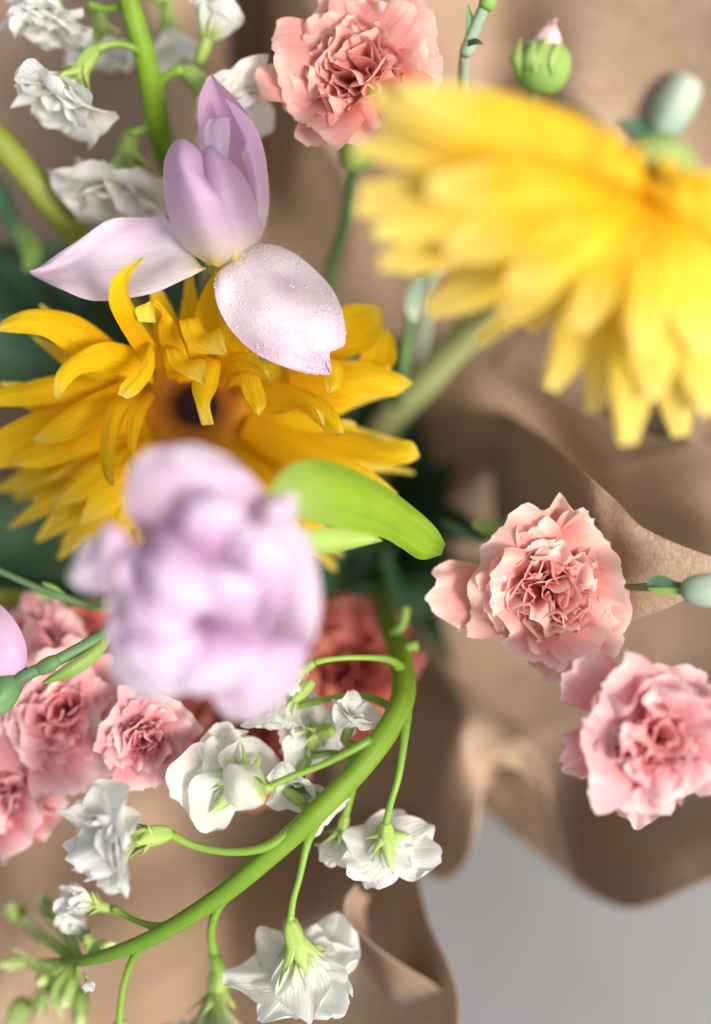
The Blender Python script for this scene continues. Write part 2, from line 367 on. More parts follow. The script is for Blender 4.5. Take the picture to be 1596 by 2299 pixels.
# inner fold on the right, behind the gerbera
sheet('paper_sheet', [
 [(930, 900, -175), (1050, 820, -140), (1200, 860, -120), (1400, 960, -100), (1620, 1000, -70), (1900, 980, -60)],
 [(960, 1000, -190), (1080, 930, -150), (1240, 960, -140), (1400, 1080, -125), (1600, 1120, -90), (1900, 1100, -75)],
 [(1000, 1150, -215), (1130, 1090, -180), (1270, 1090, -165), (1420, 1180, -150), (1620, 1220, -95), (1900, 1250, -80)],
 [(1030, 1350, -240), (1160, 1300, -215), (1300, 1280, -195), (1450, 1320, -170), (1650, 1330, -130), (1900, 1400, -100)]], seed=2)
# bright folded flap with the crisp edge
sheet('paper_sheet', [
 [(1100, 900, -170), (1215, 978, -78), (1300, 1052, -30), (1380, 1122, -16), (1450, 1188, -10), (1600, 1250, -6), (1800, 1300, -8)],
 [(1100, 1020, -175), (1225, 1080, -82), (1305, 1120, -30), (1380, 1180, -16), (1460, 1235, -9), (1600, 1285, -6), (1800, 1330, -9)],
 [(1110, 1150, -180), (1240, 1200, -86), (1320, 1230, -34), (1390, 1262, -19), (1470, 1300, -11), (1600, 1315, -8), (1800, 1355, -12)],
 [(1120, 1320, -190), (1250, 1380, -92), (1330, 1405, -42), (1395, 1398, -25), (1480, 1372, -16), (1600, 1335, -11), (1800, 1375, -16)]], seed=3, wr=.8, label='sunlit folded flap of brown paper with a crisp edge')
# lower right sheet with the rounded corner
sheet('paper_sheet', [
 [(860, 1280, -262), (1000, 1250, -255), (1150, 1240, -245), (1300, 1270, -240), (1450, 1300, -230), (1620, 1320, -215), (1900, 1350, -190)],
 [(880, 1420, -250), (1010, 1400, -245), (1160, 1420, -238), (1310, 1450, -230), (1450, 1470, -215), (1620, 1480, -200), (1900, 1500, -170)],
 [(950, 1560, -238), (1040, 1560, -230), (1170, 1580, -222), (1300, 1600, -212), (1450, 1620, -195), (1620, 1640, -170), (1900, 1650, -140)],
 [(1000, 1700, -220), (1090, 1720, -210), (1190, 1740, -205), (1290, 1780, -200), (1430, 1790, -165), (1620, 1790, -140), (1900, 1780, -115)],
 [(1060, 1790, -205), (1130, 1830, -195), (1210, 1870, -188), (1300, 1910, -182), (1440, 1910, -138), (1620, 1880, -118), (1900, 1850, -100)],
 [(1085, 1815, -195), (1165, 1882, -182), (1245, 1945, -172), (1330, 2010, -160), (1440, 2037, -120), (1620, 1965, -105), (1900, 1880, -90)]], nu=90, seed=4, wr=2.4)
# the ruffle standing up from the rim
sheet('paper_sheet', [
 [(760, 1300, -240), (850, 1330, -225), (950, 1420, -190), (1040, 1530, -160), (1120, 1600, -165), (1190, 1640, -180), (1240, 1750, -185)],
 [(740, 1500, -225), (830, 1530, -205), (930, 1570, -165), (1040, 1600, -118), (1120, 1640, -132), (1190, 1660, -160), (1235, 1790, -178)],
 [(740, 1700, -205), (830, 1740, -190), (930, 1760, -160), (1015, 1680, -112), (1085, 1690, -112), (1180, 1672, -140), (1240, 1820, -172)],
 [(760, 1850, -180), (840, 1870, -170), (930, 1880, -160), (1000, 1840, -128), (1068, 1810, -108), (1105, 1715, -118), (1210, 1745, -158)],
 [(790, 1930, -165), (860, 1945, -158), (945, 1958, -150), (1010, 1975, -135), (1062, 1900, -112), (1092, 1760, -112), (1150, 1680, -130)]], nu=40, nv=60, seed=5, wr=1.0)
sheet('paper_sheet', [[(1092, 1770, -113), (1120, 1700, -120), (1165, 1678, -128), (1205, 1720, -134), (1235, 1820, -140), (1275, 1960, -148)],
 [(1098, 1775, -121), (1124, 1710, -128), (1165, 1692, -136), (1200, 1730, -141), (1227, 1825, -146), (1262, 1962, -153)]], nu=6, nv=50, seed=6, wr=.3)
# lower left sheet
sheet('paper_sheet', [
 [(-300, 1350, -30), (-60, 1350, -190), (150, 1380, -225), (350, 1450, -245), (550, 1480, -255), (720, 1450, -255), (860, 1450, -250), (950, 1520, -235)],
 [(-300, 1600, -30), (-60, 1620, -150), (150, 1650, -185), (350, 1700, -215), (550, 1720, -225), (700, 1720, -225), (840, 1720, -220), (940, 1740, -190)],
 [(-300, 1850, -40), (-60, 1880, -115), (150, 1900, -150), (320, 1900, -195), (540, 1900, -195), (680, 1900, -180), (830, 1890, -150), (930, 1900, -125)],
 [(-300, 2080, -50), (-60, 2080, -98), (150, 2080, -118), (330, 2080, -165), (520, 2080, -170), (690, 2070, -120), (850, 2060, -115), (960, 2060, -78)],
 [(-300, 2280, -70), (-60, 2280, -85), (150, 2280, -100), (340, 2280, -145), (500, 2280, -150), (700, 2260, -120), (880, 2240, -92), (1030, 2240, -56)],
 [(-300, 2500, -60), (-60, 2500, -75), (150, 2500, -90), (340, 2500, -125), (500, 2500, -130), (700, 2500, -105), (880, 2500, -80), (1010, 2500, -45)]], nu=110, nv=120, seed=7, wr=3)
# curled lip near the bottom
sheet('paper_sheet', [
 [(800, 1985, -51), (776, 2020, -48), (780, 2065, -48), (830, 2115, -51), (900, 2165, -56), (980, 2215, -64), (1025, 2270, -71), (1030, 2360, -76)],
 [(810, 2000, -66), (790, 2030, -64), (800, 2075, -64), (840, 2130, -66), (890, 2190, -68), (950, 2240, -74), (990, 2300, -78), (1000, 2380, -82)],
 [(830, 2010, -86), (820, 2050, -86), (830, 2100, -86), (850, 2160, -86), (870, 2230, -88), (900, 2280, -91), (930, 2330, -94), (940, 2400, -96)]], nu=14, nv=40, seed=8, wr=.6)

# ------------------------------------------------------------------ sharp lilac tulip
tl = thing('tulip', P(490, 600, -20), 'sharp lilac tulip with two petals folded wide open, the lower one covered in dewdrops', 'tulip')
lens('petal', [(500, 600, -22), (450, 500, -28), (447, 350, -22), (446, 230, -14), (474, 167, -8)], [(560, 590, -22), (597, 505, -22), (602, 400, -16), (560, 265, -10), (475, 166, -8)],
     [-10, -16, -16, -9, 0], LIL, tl, nu=26, nv=18, ruf=2.0, seed=2)
lens('petal', [(560, 560, -14), (572, 500, -6), (560, 400, 2), (541, 345, 3), (548, 325, 3), (505, 225, -5)], [(588, 530, -16), (603, 470, -12), (601, 390, -8), (588, 320, -6), (560, 265, -6), (508, 222, -7)],
     [4, 6, 6, 4, 3, 0], LIL, tl, nu=22, ruf=1.5, seed=5)
lens('petal', [(485, 540, 2), (478, 470, 8), (470, 380, 10), (458, 300, 6), (470, 268, 3)], [(520, 540, 2), (520, 450, 6), (512, 360, 5), (517, 300, 2), (514, 263, 1)], [3, 4, 4, 2, 0], LILW, tl, nu=18, ruf=1.2, seed=7)
lens('petal', [(520, 602, -4), (480, 520, 6), (462, 430, 14), (450, 345, 12), (474, 326, 10)], [(552, 590, -8), (588, 520, -8), (576, 450, -2), (540, 385, 3), (480, 328, 9)], [6, 15, 13, 8, 0], LIL, tl, nu=24, nv=16, ruf=1.2, seed=3, crease=.5)
lens('petal', [(470, 597, -6), (405, 545, -8), (372, 460, -6), (367, 370, -4), (385, 322, 0), (412, 312, 2)], [(492, 602, -4), (545, 560, 2), (520, 470, 14), (462, 400, 18), (452, 345, 14), (420, 313, 3)],
     [4, 18, 20, 15, 8, 0], LIL, tl, nu=28, nv=20, ruf=1.3, seed=1, crease=.5)
lens('petal', [(450, 598, -12), (385, 498, -14), (330, 484, -14), (240, 492, -12), (150, 552, -10), (66, 609, -14)], [(462, 600, -8), (420, 620, -2), (330, 658, 6), (210, 672, 6), (130, 645, 2), (70, 616, -13)],
     [-2, -5, -10, -11, -8, 0], LILW, tl, nu=28, nv=20, ruf=3.5, rk=4, seed=4, curl=3)
dewp = lens('petal', [(520, 590, -8), (485, 620, 0), (487, 680, 6), (520, 742, 9), (585, 800, 9), (680, 838, 5), (739, 841, 0)],
            [(552, 568, -10), (590, 548, -8), (665, 572, -4), (735, 632, 2), (768, 700, 6), (774, 775, 5), (742, 790, 2), (744, 836, 0)],
            [2, 4, 5, 5, 4, 2, 0], LILW, tl, nu=40, nv=28, ruf=6.5, rk=3.0, seed=6)
dewp['label'] = 'open lilac petal covered in tiny dewdrops'
blob('receptacle', P(500, 592, -22), (0, 1, .5), .006, .006, SEP, tl)
tube('stem', [(498, 596, -24), (470, 630, -60), (500, 740, -130), (640, 950, -200), (800, 1180, -270)], [22, 22, 22, 22, 20], OLIVG, tl)
# droplets
def droplets(me_obj, root, n, rmin, rmax, seed, lo=.18, zoff=0.0):
    rg = random.Random(seed); me = me_obj.data; V = []; F = []
    ps = [p for p in me.polygons]; off = root.location
    for _ in range(n):
        p = rg.choice(ps)
        vs = [me.vertices[i].co for i in p.vertices]; a, b = rg.random(), rg.random()
        c = vs[0].lerp(vs[1], a).lerp(vs[3].lerp(vs[2], a), b)
        nn = p.normal if p.normal.z > 0 else -p.normal
        r = rmin + (rmax - rmin) * rg.random() ** 2.6
        fa, fb, fc = frame(nn); k0 = len(V)
        for ring, (rr, hh) in enumerate(((1.0, 0.0), (.86, .42), (.5, .72))):
            for q in range(7):
                an = q * 2 * math.pi / 7; V.append(c + off + nn * (hh * r * .9 + .00003) + (fb * math.cos(an) + fc * math.sin(an)) * r * rr)
        V.append(c + off + nn * (r * .8)); top = len(V) - 1
        for ring in range(2):
            for q in range(7):
                F.append((k0 + ring * 7 + q, k0 + ring * 7 + (q + 1) % 7, k0 + ring * 7 + 7 + (q + 1) % 7, k0 + ring * 7 + 7 + q))
        for q in range(7): F.append((k0 + 14 + q, k0 + 14 + (q + 1) % 7, top))
    o = link_mesh('dewdrops', V, F, WATER, root, me_obj); o['kind'] = 'stuff'
    return o
droplets(dewp, tl, 1500, .00012, .00055, 11)

# ------------------------------------------------------------------ double lilac tulip, close to the lens
HO = -7.0
dt = thing('double_tulip', P(470, 1330, 85), 'large blurred pale lilac double tulip nearest the camera, bright green leaf at its right', 'tulip')
rg = random.Random(5)
dc = P(465, 1340, 88); dax = (.03, -.08, 1); K = px(110)
for (n, al, Lr, Wd, cup, ru, off) in ((6, 62, 235, .54, .8, .06, 0.2), (5, 44, 215, .50, 1.0, .08, .6), (5, 26, 190, .46, 1.2, .10, 0.1)):
    for k in range(n):
        ph = off + 2 * math.pi * k / n + rg.uniform(-.3, .3)
        fan_petal('petal', dc, dax, ph, Lr * K * rg.uniform(.88, 1.08), Wd * rg.uniform(.85, 1.15), R(al + rg.uniform(-9, 9)), LILD, dt, kind='obovate', cup=cup, ruf=ru, freq=1.2, fringe=.012, seed=rg.uniform(0, 50), a0=R(min(70, al * .9 + 18)), nu=14, nv=16)
DT = [
 ([(330,1230,84),(290,1160,92),(282,1080,98),(330,1010,100),(400,995,99)], [(560,1230,84),(600,1160,90),(585,1095,94),(530,1035,97),(440,994,99)], [3,6,7,4,0]),
 ([(340,1260,96),(270,1180,100),(220,1190,98),(178,1240,95),(152,1300,92)], [(340,1370,94),(275,1345,98),(240,1335,98),(195,1332,95),(156,1306,92)], [2,4,4,2,0]),
 ([(560,1260,92),(560,1190,98),(590,1130,100),(630,1106,98)], [(650,1280,90),(652,1200,96),(668,1150,98),(664,1110,97)], [2,4,3,0]),
 ([(520,1380,84),(545,1280,98),(580,1190,106),(640,1170,106),(690,1200,102)], [(590,1500,82),(680,1490,90),(716,1400,96),(716,1290,100),(698,1208,101)], [-4,-2,3,3,0]),
 ([(560,1360,96),(520,1270,106),(525,1200,112),(560,1170,112)], [(650,1380,94),(665,1290,104),(640,1210,110),(570,1171,112)], [3,5,4,0]),
 ([(330,1340,88),(262,1370,98),(244,1450,100),(262,1530,96),(310,1566,92)], [(500,1370,90),(500,1440,100),(470,1510,100),(410,1560,96),(325,1568,92)], [2,7,8,5,0]),
 ([(470,1400,88),(478,1480,94),(478,1550,94),(500,1608,90),(545,1622,88)], [(660,1400,86),(690,1450,92),(668,1530,92),(620,1590,90),(560,1622,88)], [3,7,7,4,0]),
 ([(430,1390,96),(390,1450,104),(385,1520,104),(420,1556,100)], [(580,1400,96),(590,1470,102),(560,1530,102),(440,1560,100)], [3,6,5,0]),
 ([(360,1230,98),(290,1230,106),(262,1290,110),(290,1350,108)], [(350,1300,96),(335,1330,102),(325,1350,106),(300,1354,108)], [-2,-3,-2,0]),
 ([(420,1200,96),(350,1190,106),(330,1260,114),(345,1340,114),(380,1370,110)], [(520,1230,96),(510,1300,106),(480,1360,112),(430,1380,112),(390,1374,110)], [3,6,6,3,0]),
 ([(400,1240,98),(400,1160,108),(430,1110,110),(480,1100,108)], [(540,1260,98),(560,1200,106),(545,1140,110),(490,1101,108)], [3,6,5,0]),
 ([(430,1380,98),(420,1330,108),(450,1280,114),(500,1275,114)], [(560,1420,96),(580,1360,106),(570,1305,112),(510,1276,114)], [3,5,4,0]),
 ([(300,1300,106),(288,1360,110),(325,1415,111),(390,1434,108)], [(430,1310,108),(432,1370,112),(420,1420,111),(396,1436,108)], [3,4,4,0]),
 ([(300,1400,98),(270,1420,104),(290,1470,108),(340,1500,108)], [(430,1370,100),(440,1430,106),(410,1480,108),(350,1502,108)], [3,5,4,0]),
]
for k, (L, Rr, b) in enumerate(DT):
    lens('petal', L, Rr, [x * 1.2 for x in b], LILD, dt, ruf=4.5, rk=3.2, seed=k + 60, edge=2)
HO = 0.0
# leaf
lens('leaf', [(590, 1120, 75), (650, 1045, 62), (740, 1035, 45), (850, 1082, 22), (930, 1140, 8), (978, 1185, 1), (1000, 1222, -4)],
     [(620, 1150, 66), (700, 1172, 52), (780, 1190, 34), (856, 1206, 14), (900, 1230, 4), (944, 1256, -3), (990, 1246, -6)],
     [2, 5, 7, 7, 5, 3, 0], LIME, dt, nu=32, nv=18, ruf=2.4, seed=2, crease=-.8)
lens('leaf', [(600, 1190, 68), (680, 1190, 50), (760, 1185, 36), (830, 1195, 20), (858, 1213, 15)], [(620, 1245, 60), (690, 1245, 44), (760, 1238, 30), (820, 1224, 18), (860, 1215, 14)], [-3, -5, -5, -3, 0], LIMEP, dt, nu=22, ruf=1.0, seed=5)
tube('stem', [(465, 1340, 80), (480, 1370, 30), (560, 1350, -60), (740, 1290, -180), (840, 1250, -275)], [26, 26, 26, 24, 22], OLIVG, dt)

# cut off tulip at the left edge
t3 = thing('tulip', P(-30, 1560, -20), 'lilac tulip petal cut off by the left edge above the dark jointed stem', 'tulip')
lens('petal', [(-120, 1400, -14), (-70, 1360, -8), (-10, 1352, -2), (35, 1395, 2), (58, 1450, 2), (62, 1500, 0)], [(-120, 1560, -14), (-90, 1560, -10), (-40, 1556, -4), (10, 1534, 0), (40, 1520, 0), (61, 1502, 0)], [3, 6, 8, 7, 4, 0], LIL, t3, ruf=1, seed=3)
lens('petal', [(-130, 1380, -24), (-100, 1330, -22), (-60, 1320, -20), (-20, 1340, -18)], [(-130, 1560, -24), (-90, 1540, -22), (-50, 1480, -20), (-20, 1345, -18)], [3, 6, 8, 0], LIL, t3, ruf=1, seed=4)
tube('stem', [(-120, 1500, -20), (-20, 1560, -80), (300, 1450, -170), (800, 1270, -275)], [20, 20, 20, 20], OLIVG, t3)

# ------------------------------------------------------------------ gerbera in the middle
g1 = thing('gerbera', P(440, 940, -62), 'golden yellow gerbera with a dark centre and curling petals between the two lilac tulips', 'gerbera')
GP = [ # left edge, right edge, bulge
 ([(285,790,-34),(180,712,-22),(80,694,-16),(15,712,-14),(-8,738,-14)], [(250,845,-34),(165,800,-22),(100,757,-16),(30,747,-14),(-6,745,-14)], [2,5,5,3,0]),
 ([(330,830,-30),(262,722,2),(243,668,14),(258,618,18),(318,577,20)], [(380,820,-30),(312,714,0),(288,655,12),(297,618,17),(324,581,20)], [-2,-3,-3,-1,0]),
 ([(375,850,-30),(355,740,-12),(362,705,-4),(335,682,3),(303,692,6),(312,722,2)], [(440,850,-30),(400,740,-12),(375,698,-6),(352,672,2),(345,684,5),(350,724,3)], [1,2,2,2,-3,-2]),
 ([(440,860,-34),(405,722,-10),(412,758,0),(440,790,5),(508,797,9)], [(480,840,-34),(440,712,-14),(465,748,-6),(492,738,0),(510,794,9)], [2,1,-3,-3,0]),
 ([(400,860,-34),(372,782,-12),(380,818,-2),(408,840,5),(462,865,9)], [(445,855,-34),(400,782,-16),(425,806,-6),(458,808,0),(463,861,9)], [2,1,-3,-3,0]),
 ([(455,830,-36),(465,800,-18),(430,858,-4),(440,908,4),(453,955,8)], [(500,830,-36),(498,812,-20),(487,872,-6),(472,908,3),(480,953,8)], [1,3,4,3,0]),
 ([(350,840,-34),(338,768,-14),(318,815,-4),(275,862,6),(266,886,8)], [(375,850,-34),(349,790,-16),(345,835,-6),(312,882,4),(284,895,8)], [1,3,4,3,0]),
 ([(340,790,-32),(240,768,-14),(165,797,-4),(126,840,2),(124,893,4)], [(345,860,-32),(245,838,-16),(188,838,-6),(152,866,0),(135,898,3)], [3,6,6,4,0]),
 ([(285,865,-45),(140,843,-36),(20,868,-32),(-70,892,-30)], [(285,890,-45),(140,905,-36),(10,913,-32),(-70,912,-30)], [2,4,4,0]),
 ([(280,850,-48),(120,905,-40),(0,965,-36),(-80,1030,-34)], [(300,920,-48),(160,985,-40),(30,1045,-36),(-80,1060,-34)], [3,5,5,0]),
 ([(290,850,-40),(190,895,-26),(115,945,-18),(76,988,-14)], [(320,900,-40),(230,945,-28),(150,990,-20),(78,994,-14)], [4,7,6,0]),
 ([(270,930,-44),(150,965,-34),(60,1010,-26),(20,1040,-24)], [(285,970,-44),(190,1020,-34),(100,1050,-26),(22,1045,-24)], [3,5,5,0]),
 ([(300,880,-36),(245,905,-14),(226,990,-2),(230,1060,4),(250,1093,6)], [(330,885,-36),(285,925,-16),(262,1000,-5),(256,1060,2),(256,1090,6)], [2,4,4,2,0]),
 ([(330,880,-36),(287,930,-12),(286,1000,2),(294,1060,8),(305,1100,10)], [(350,890,-36),(322,940,-14),(308,1000,0),(312,1050,6),(320,1092,10)], [2,3,3,2,0]),
 ([(480,860,-34),(520,796,-14),(575,802,-2),(602,830,5),(614,864,8)], [(500,870,-34),(520,840,-18),(545,832,-8),(572,828,0),(609,860,8)], [2,5,5,3,0]),
 ([(510,870,-36),(536,830,-16),(545,880,-4),(566,918,3),(580,936,5)], [(545,860,-36),(572,835,-18),(590,870,-6),(598,905,2),(583,936,5)], [2,4,4,3,0]),
 ([(560,850,-36),(640,860,-22),(700,890,-10),(725,920,-4),(728,954,-2)], [(545,900,-36),(600,930,-28),(650,925,-16),(690,915,-8),(722,955,-2)], [4,6,6,4,0]),
 ([(640,850,-30),(700,800,-14),(720,845,-4),(735,880,2)], [(690,830,-30),(755,805,-14),(772,860,-6),(742,887,2)], [2,3,4,0]),
 ([(650,860,-34),(700,880,-20),(735,900,-12),(770,950,-6),(775,975,-4)], [(640,900,-34),(680,925,-24),(710,950,-16),(740,975,-10),(772,978,-4)], [3,5,5,3,0]),
 ([(640,800,-44),(740,808,-34),(830,815,-30),(895,838,-30),(927,858,-30)], [(660,900,-44),(760,915,-34),(810,885,-30),(880,890,-30),(925,864,-30)], [4,7,7,4,0]),
 ([(640,790,-46),(700,720,-38),(770,688,-34),(820,682,-32),(858,690,-32)], [(740,830,-46),(775,805,-38),(830,785,-34),(858,745,-32),(860,700,-32)], [-4,-8,-9,-5,0]),
 ([(780,850,-50),(815,790,-46),(835,745,-44),(865,738,-44)], [(860,850,-50),(888,810,-46),(888,770,-44),(872,739,-44)], [-2,-4,-4,0]),
 ([(600,960,-52),(740,965,-44),(850,990,-36),(920,990,-32),(942,1020,-32)], [(600,1000,-52),(730,1015,-44),(840,1040,-36),(910,1042,-32),(942,1028,-32)], [3,5,5,4,0]),
 ([(560,930,-50),(680,975,-40),(790,1030,-32),(850,1070,-30),(893,1108,-30)], [(540,980,-50),(640,1040,-40),(760,1085,-34),(830,1105,-32),(888,1113,-30)], [4,8,8,5,0]),
 ([(450,850,-36),(436,760,-24),(446,680,-16),(475,620,-12),(492,602,-10)], [(500,850,-36),(510,780,-24),(505,700,-16),(500,650,-12),(494,606,-10)], [-3,-6,-6,-3,0]),
 ([(490,830,-30),(488,770,-12),(500,730,-6),(530,722,-4)], [(560,840,-30),(560,800,-12),(555,765,-6),(535,724,-4)], [3,4,3,0]),
 ([(500,840,-34),(500,780,-20),(520,760,-12),(560,775,-8)], [(560,880,-34),(570,830,-20),(580,800,-12),(565,780,-8)], [3,4,3,0]),
]
for k, (L, Rr, b) in enumerate(GP):
    lens('petal', L, Rr, [x * .5 for x in b], YEL, g1, nu=20, nv=9, ruf=1.6, rk=3, seed=k + 1, crease=.6)
for k, (u, v, h, hw) in enumerate([(20,1185,-64,30),(82,1216,-62,38),(130,1256,-60,40),(195,1238,-58,42),(250,1225,-56,40),(-20,1105,-66,42),(310,1240,-62,44),(380,1265,-64,40),(110,1140,-44,40),(180,1180,-46,40),(-40,1040,-60,40),(450,1260,-66,40),(520,1240,-64,40),(600,1220,-60,36),(770,1250,-66,36),(700,1225,-62,36)]):
    bu, bv = 430 + (u - 400) * .12, 960
    strip('petal', [(bu, bv, -64), (.6 * bu + .4 * u, .62 * bv + .38 * v, -54 + .3 * (h + 60)), (.3 * bu + .7 * u, .32 * bv + .68 * v, -53 + .6 * (h + 60)), (u, v, h)], [16, hw * .85, hw, hw * .8, 5], YEL, g1, cup=-.5, ruf=2.5, seed=k + 40, crease=.8, nv=9)
rg = random.Random(8)
gc = P(440, 925, -62); gax = Vector((.03, -.50, .86))
for lay, (n, L0, al, hh) in enumerate(((21, 465, 92, -6), (19, 430, 80, 0), (17, 370, 68, 3))):
    for k in range(n):
        ph = 2 * math.pi * (k + .5 * lay) / n + rg.uniform(-.1, .1)
        a, b, c = frame(gax); r = b * math.cos(ph) + c * math.sin(ph)
        if r.y > .25 and lay > 0: continue       # the upper ones are the curled ones above
        lf = 1.0 - .25 * max(0, r.y)
        fan_petal('petal', gc + gax * hh / 1000 + r * .010, gax, ph, L0 * lf * px(-50) * rg.uniform(.86, 1.04), rg.uniform(.085, .11), R(al + rg.uniform(-12, 10)), YEL, g1,
                  kind='tulip', cup=.7, ruf=.03, freq=1.2, fringe=.01, seed=rg.uniform(0, 60), a0=R(60), nu=12, nv=7)
# disc: a low dome and rings of florets
V = []; U = []; F = []
a, b, c = frame(gax); dcn = P(440, 912, -50)
NR, NA = 9, 30
for i in range(NR + 1):
    rr = i / NR
    for j in range(NA):
        an = 2 * math.pi * j / NA
        V.append(dcn + (b * math.cos(an) + c * math.sin(an)) * rr * .0165 + a * (.002 * math.cos(rr * 3) - .002 + .001 * rr)); U.append((j / NA, rr))
link_mesh('disc', V, grid_faces(NR, NA, True), DISC, g1, None, U)
V = []; U = []; F = []
for i in range(420):
    rr = math.sqrt((i + .5) / 420); an = i * 2.39996
    base = dcn + (b * math.cos(an) + c * math.sin(an)) * rr * .0170
    out = (a * (1 - .5 * rr) + (b * math.cos(an) + c * math.sin(an)) * rr * .8).normalized()
    ln = .0016 + .0035 * sm((rr - .5) * 2); k0 = len(V); e1, e2, e3 = frame(out)
    for q in range(4):
        V.append(base + (e2 * math.cos(q * 1.57) + e3 * math.sin(q * 1.57)) * .0006); U.append((.5, rr))
    V.append(base + out * ln); U.append((.5, min(1, rr + .05)))
    for q in range(4): F.append((k0 + q, k0 + (q + 1) % 4, k0 + 4))
o = link_mesh('disc_florets', V, F, DISC, g1, None, U); o['kind'] = 'stuff'
tube('stem', [(440, 940, -66), (520, 1020, -130), (700, 1150, -220), (830, 1250, -280)], [24, 24, 24, 22], OLIVE, g1)

# ------------------------------------------------------------------ gerbera upper right, close to the lens
HO = 12.0
g2 = thing('gerbera', P(1440, 420, 95), 'big blurred bright yellow gerbera hanging over the upper right, seen from the side', 'gerbera')
rg = random.Random(21)
tips = [(838,205,112,60),(800,330,104,50),(850,275,108,50),(805,430,96,56),(798,468,88,44),(838,520,92,52),(850,588,84,56),(905,605,80,40),(955,695,74,58),(1066,772,68,34),(1010,690,72,52),(1180,742,66,48),(1120,715,74,44),
        (1235,878,66,56),(1328,928,64,44),(1295,820,72,50),(1410,1000,66,60),(1470,900,80,56),(1530,982,64,52),(1600,930,72,54),(1670,970,70,52),(1720,850,70,54),(1770,700,74,56),(1780,560,80,56),(1740,460,86,56),
        (900,200,112,56),(975,200,110,56),(1070,215,106,58),(1170,245,104,60),(1270,285,102,60),(1370,330,100,60),(1520,395,92,60),(1600,440,90,60),
        (1000,560,100,62),(1140,640,94,62),(1290,740,90,62),(1440,800,88,62),(1590,800,86,62),(960,420,108,62)]
for k, (u, v, h, hw) in enumerate(tips):
    bu, bv = 1470 + rg.uniform(-12, 12), 405 + rg.uniform(-12, 12)
    wv = rg.uniform(.82, 1.12); h += rg.uniform(-9, 7)
    d = math.hypot(u - bu, v - bv)
    mu, mv = (u + bu) / 2 + rg.uniform(-8, 8), (v + bv) / 2 - .03 * d
    pts = [(bu, bv, 92), ((bu * 3 + u) / 4, (bv * 3 + v) / 4, 100 + (h - 92) * .2), (mu, mv, 104 + (h - 94) * .5), ((bu + u * 3) / 4, (bv + v * 3) / 4, 101 + (h - 96) * .75), (u, v, h)]
    strip('petal', pts, [16, hw * .7, hw * .9 * wv, hw * 1.02 * wv, hw * 1.05 * wv, hw * .9 * wv, hw * .4], YEL2, g2, face=(.1 * rg.uniform(-1, 1), .1, 1), cup=-.5 + rg.uniform(-.15, .15), ruf=2, seed=k, crease=.8, nu=14, nv=8)
blob('receptacle', P(1475, 400, 82), (0, 0, 1), .008, .012, SEP, g2)
HO = 0.0
tube('stem', [(1475, 405, 90), (1380, 480, 20), (1180, 640, -60), (1060, 740, -105), (950, 860, -140), (850, 985, -170), (830, 1150, -240)], [30, 32, 36, 38, 36, 34, 30], OLIVG, g2, nu=30)

# ------------------------------------------------------------------ carnations
def carnation(pos, axis, Rp, mat, label, seed, n=1.0, stem=None, spread=1.0, calyx=True, group='carnations in the bouquet', ruf=1.0, extra=(), cmat=None, inner_only=False):
    root = thing('carnation', P(*pos), label, 'carnation', group)
    rg = random.Random(seed); K = px(pos[2]); a = Vector(axis).normalized()
    c = P(*pos) - a * (Rp * K * .55)
    Q = Rp * K; fa, fb, fc = frame(a)
    for li, (m, al, Lf, W, cup, ru) in enumerate([(8, 97, 1.38, .58, .25, .10), (8, 78, 1.28, .54, .4, .13), (9, 56, 1.10, .50, .6, .17)]):
        m = max(4, round(m * n))
        for k in range(m):
            ph = 2 * math.pi * (k + .5 * (li % 2)) / m + rg.uniform(-.35, .35)
            fan_petal('petal', c, a, ph, Q * Lf * rg.uniform(.78, 1.12), W * rg.uniform(.8, 1.25), R((al + rg.uniform(-18, 14)) * spread), mat, root,
                      kind='fan', cup=cup * rg.uniform(.3, 1.2), ruf=ru * ruf, freq=1.2 + .5 * rg.random() + .25 * li, fringe=.05, seed=rg.uniform(0, 90), nu=14, nv=34)
    m = round(25 * n)
    for k in range(m):                      # the dense ruffled heart
        rr = math.sqrt((k + .5) / m); ph = k * 2.39996 + rg.uniform(-.3, .3); rd = fb * math.cos(ph) + fc * math.sin(ph)
        b0 = c + rd * (.42 * rr * Q) + a * (Q * (.42 - .18 * rr * rr))
        fan_petal('petal', b0, a, ph + rg.uniform(-.9, .9), Q * rg.uniform(.48, .70), .60 * rg.uniform(.75, 1.2), R(4 + 44 * rr * rr + rg.uniform(-6, 12)), mat, root,
                  kind='fan', cup=rg.uniform(.8, 2.0), ruf=.27 * ruf, freq=1.0 + .8 * rg.random(), fringe=.06, seed=rg.uniform(0, 90), nu=12, nv=32)
    for (ax2, L2, W2) in extra:
        e1, e2, e3 = frame(ax2)
        fan_petal('petal', c, ax2, math.atan2(e3.z, e2.z), L2 * K, W2, R(10), mat, root, kind='fan', cup=.5, ruf=.08, freq=1.5, fringe=.04, seed=rg.uniform(0, 90), nu=12, nv=16)
    if calyx:
        cb = c - a * (Rp * K * .22)
        blob('calyx', cb, a, Rp * K * .40, Rp * K * .20, cmat or CALYX, root, ribs=5, rib=.05, pw=.6, taper=-.15)
    if stem: tube('stem', stem[0], stem[1], GREEN, root)
    return root

def node_leaf(root, pts, hw, mat=None, face=(0, 0, 1), cup=.6): return strip('leaf', pts, hw, mat or BLUE, root, face=face, cup=cup)

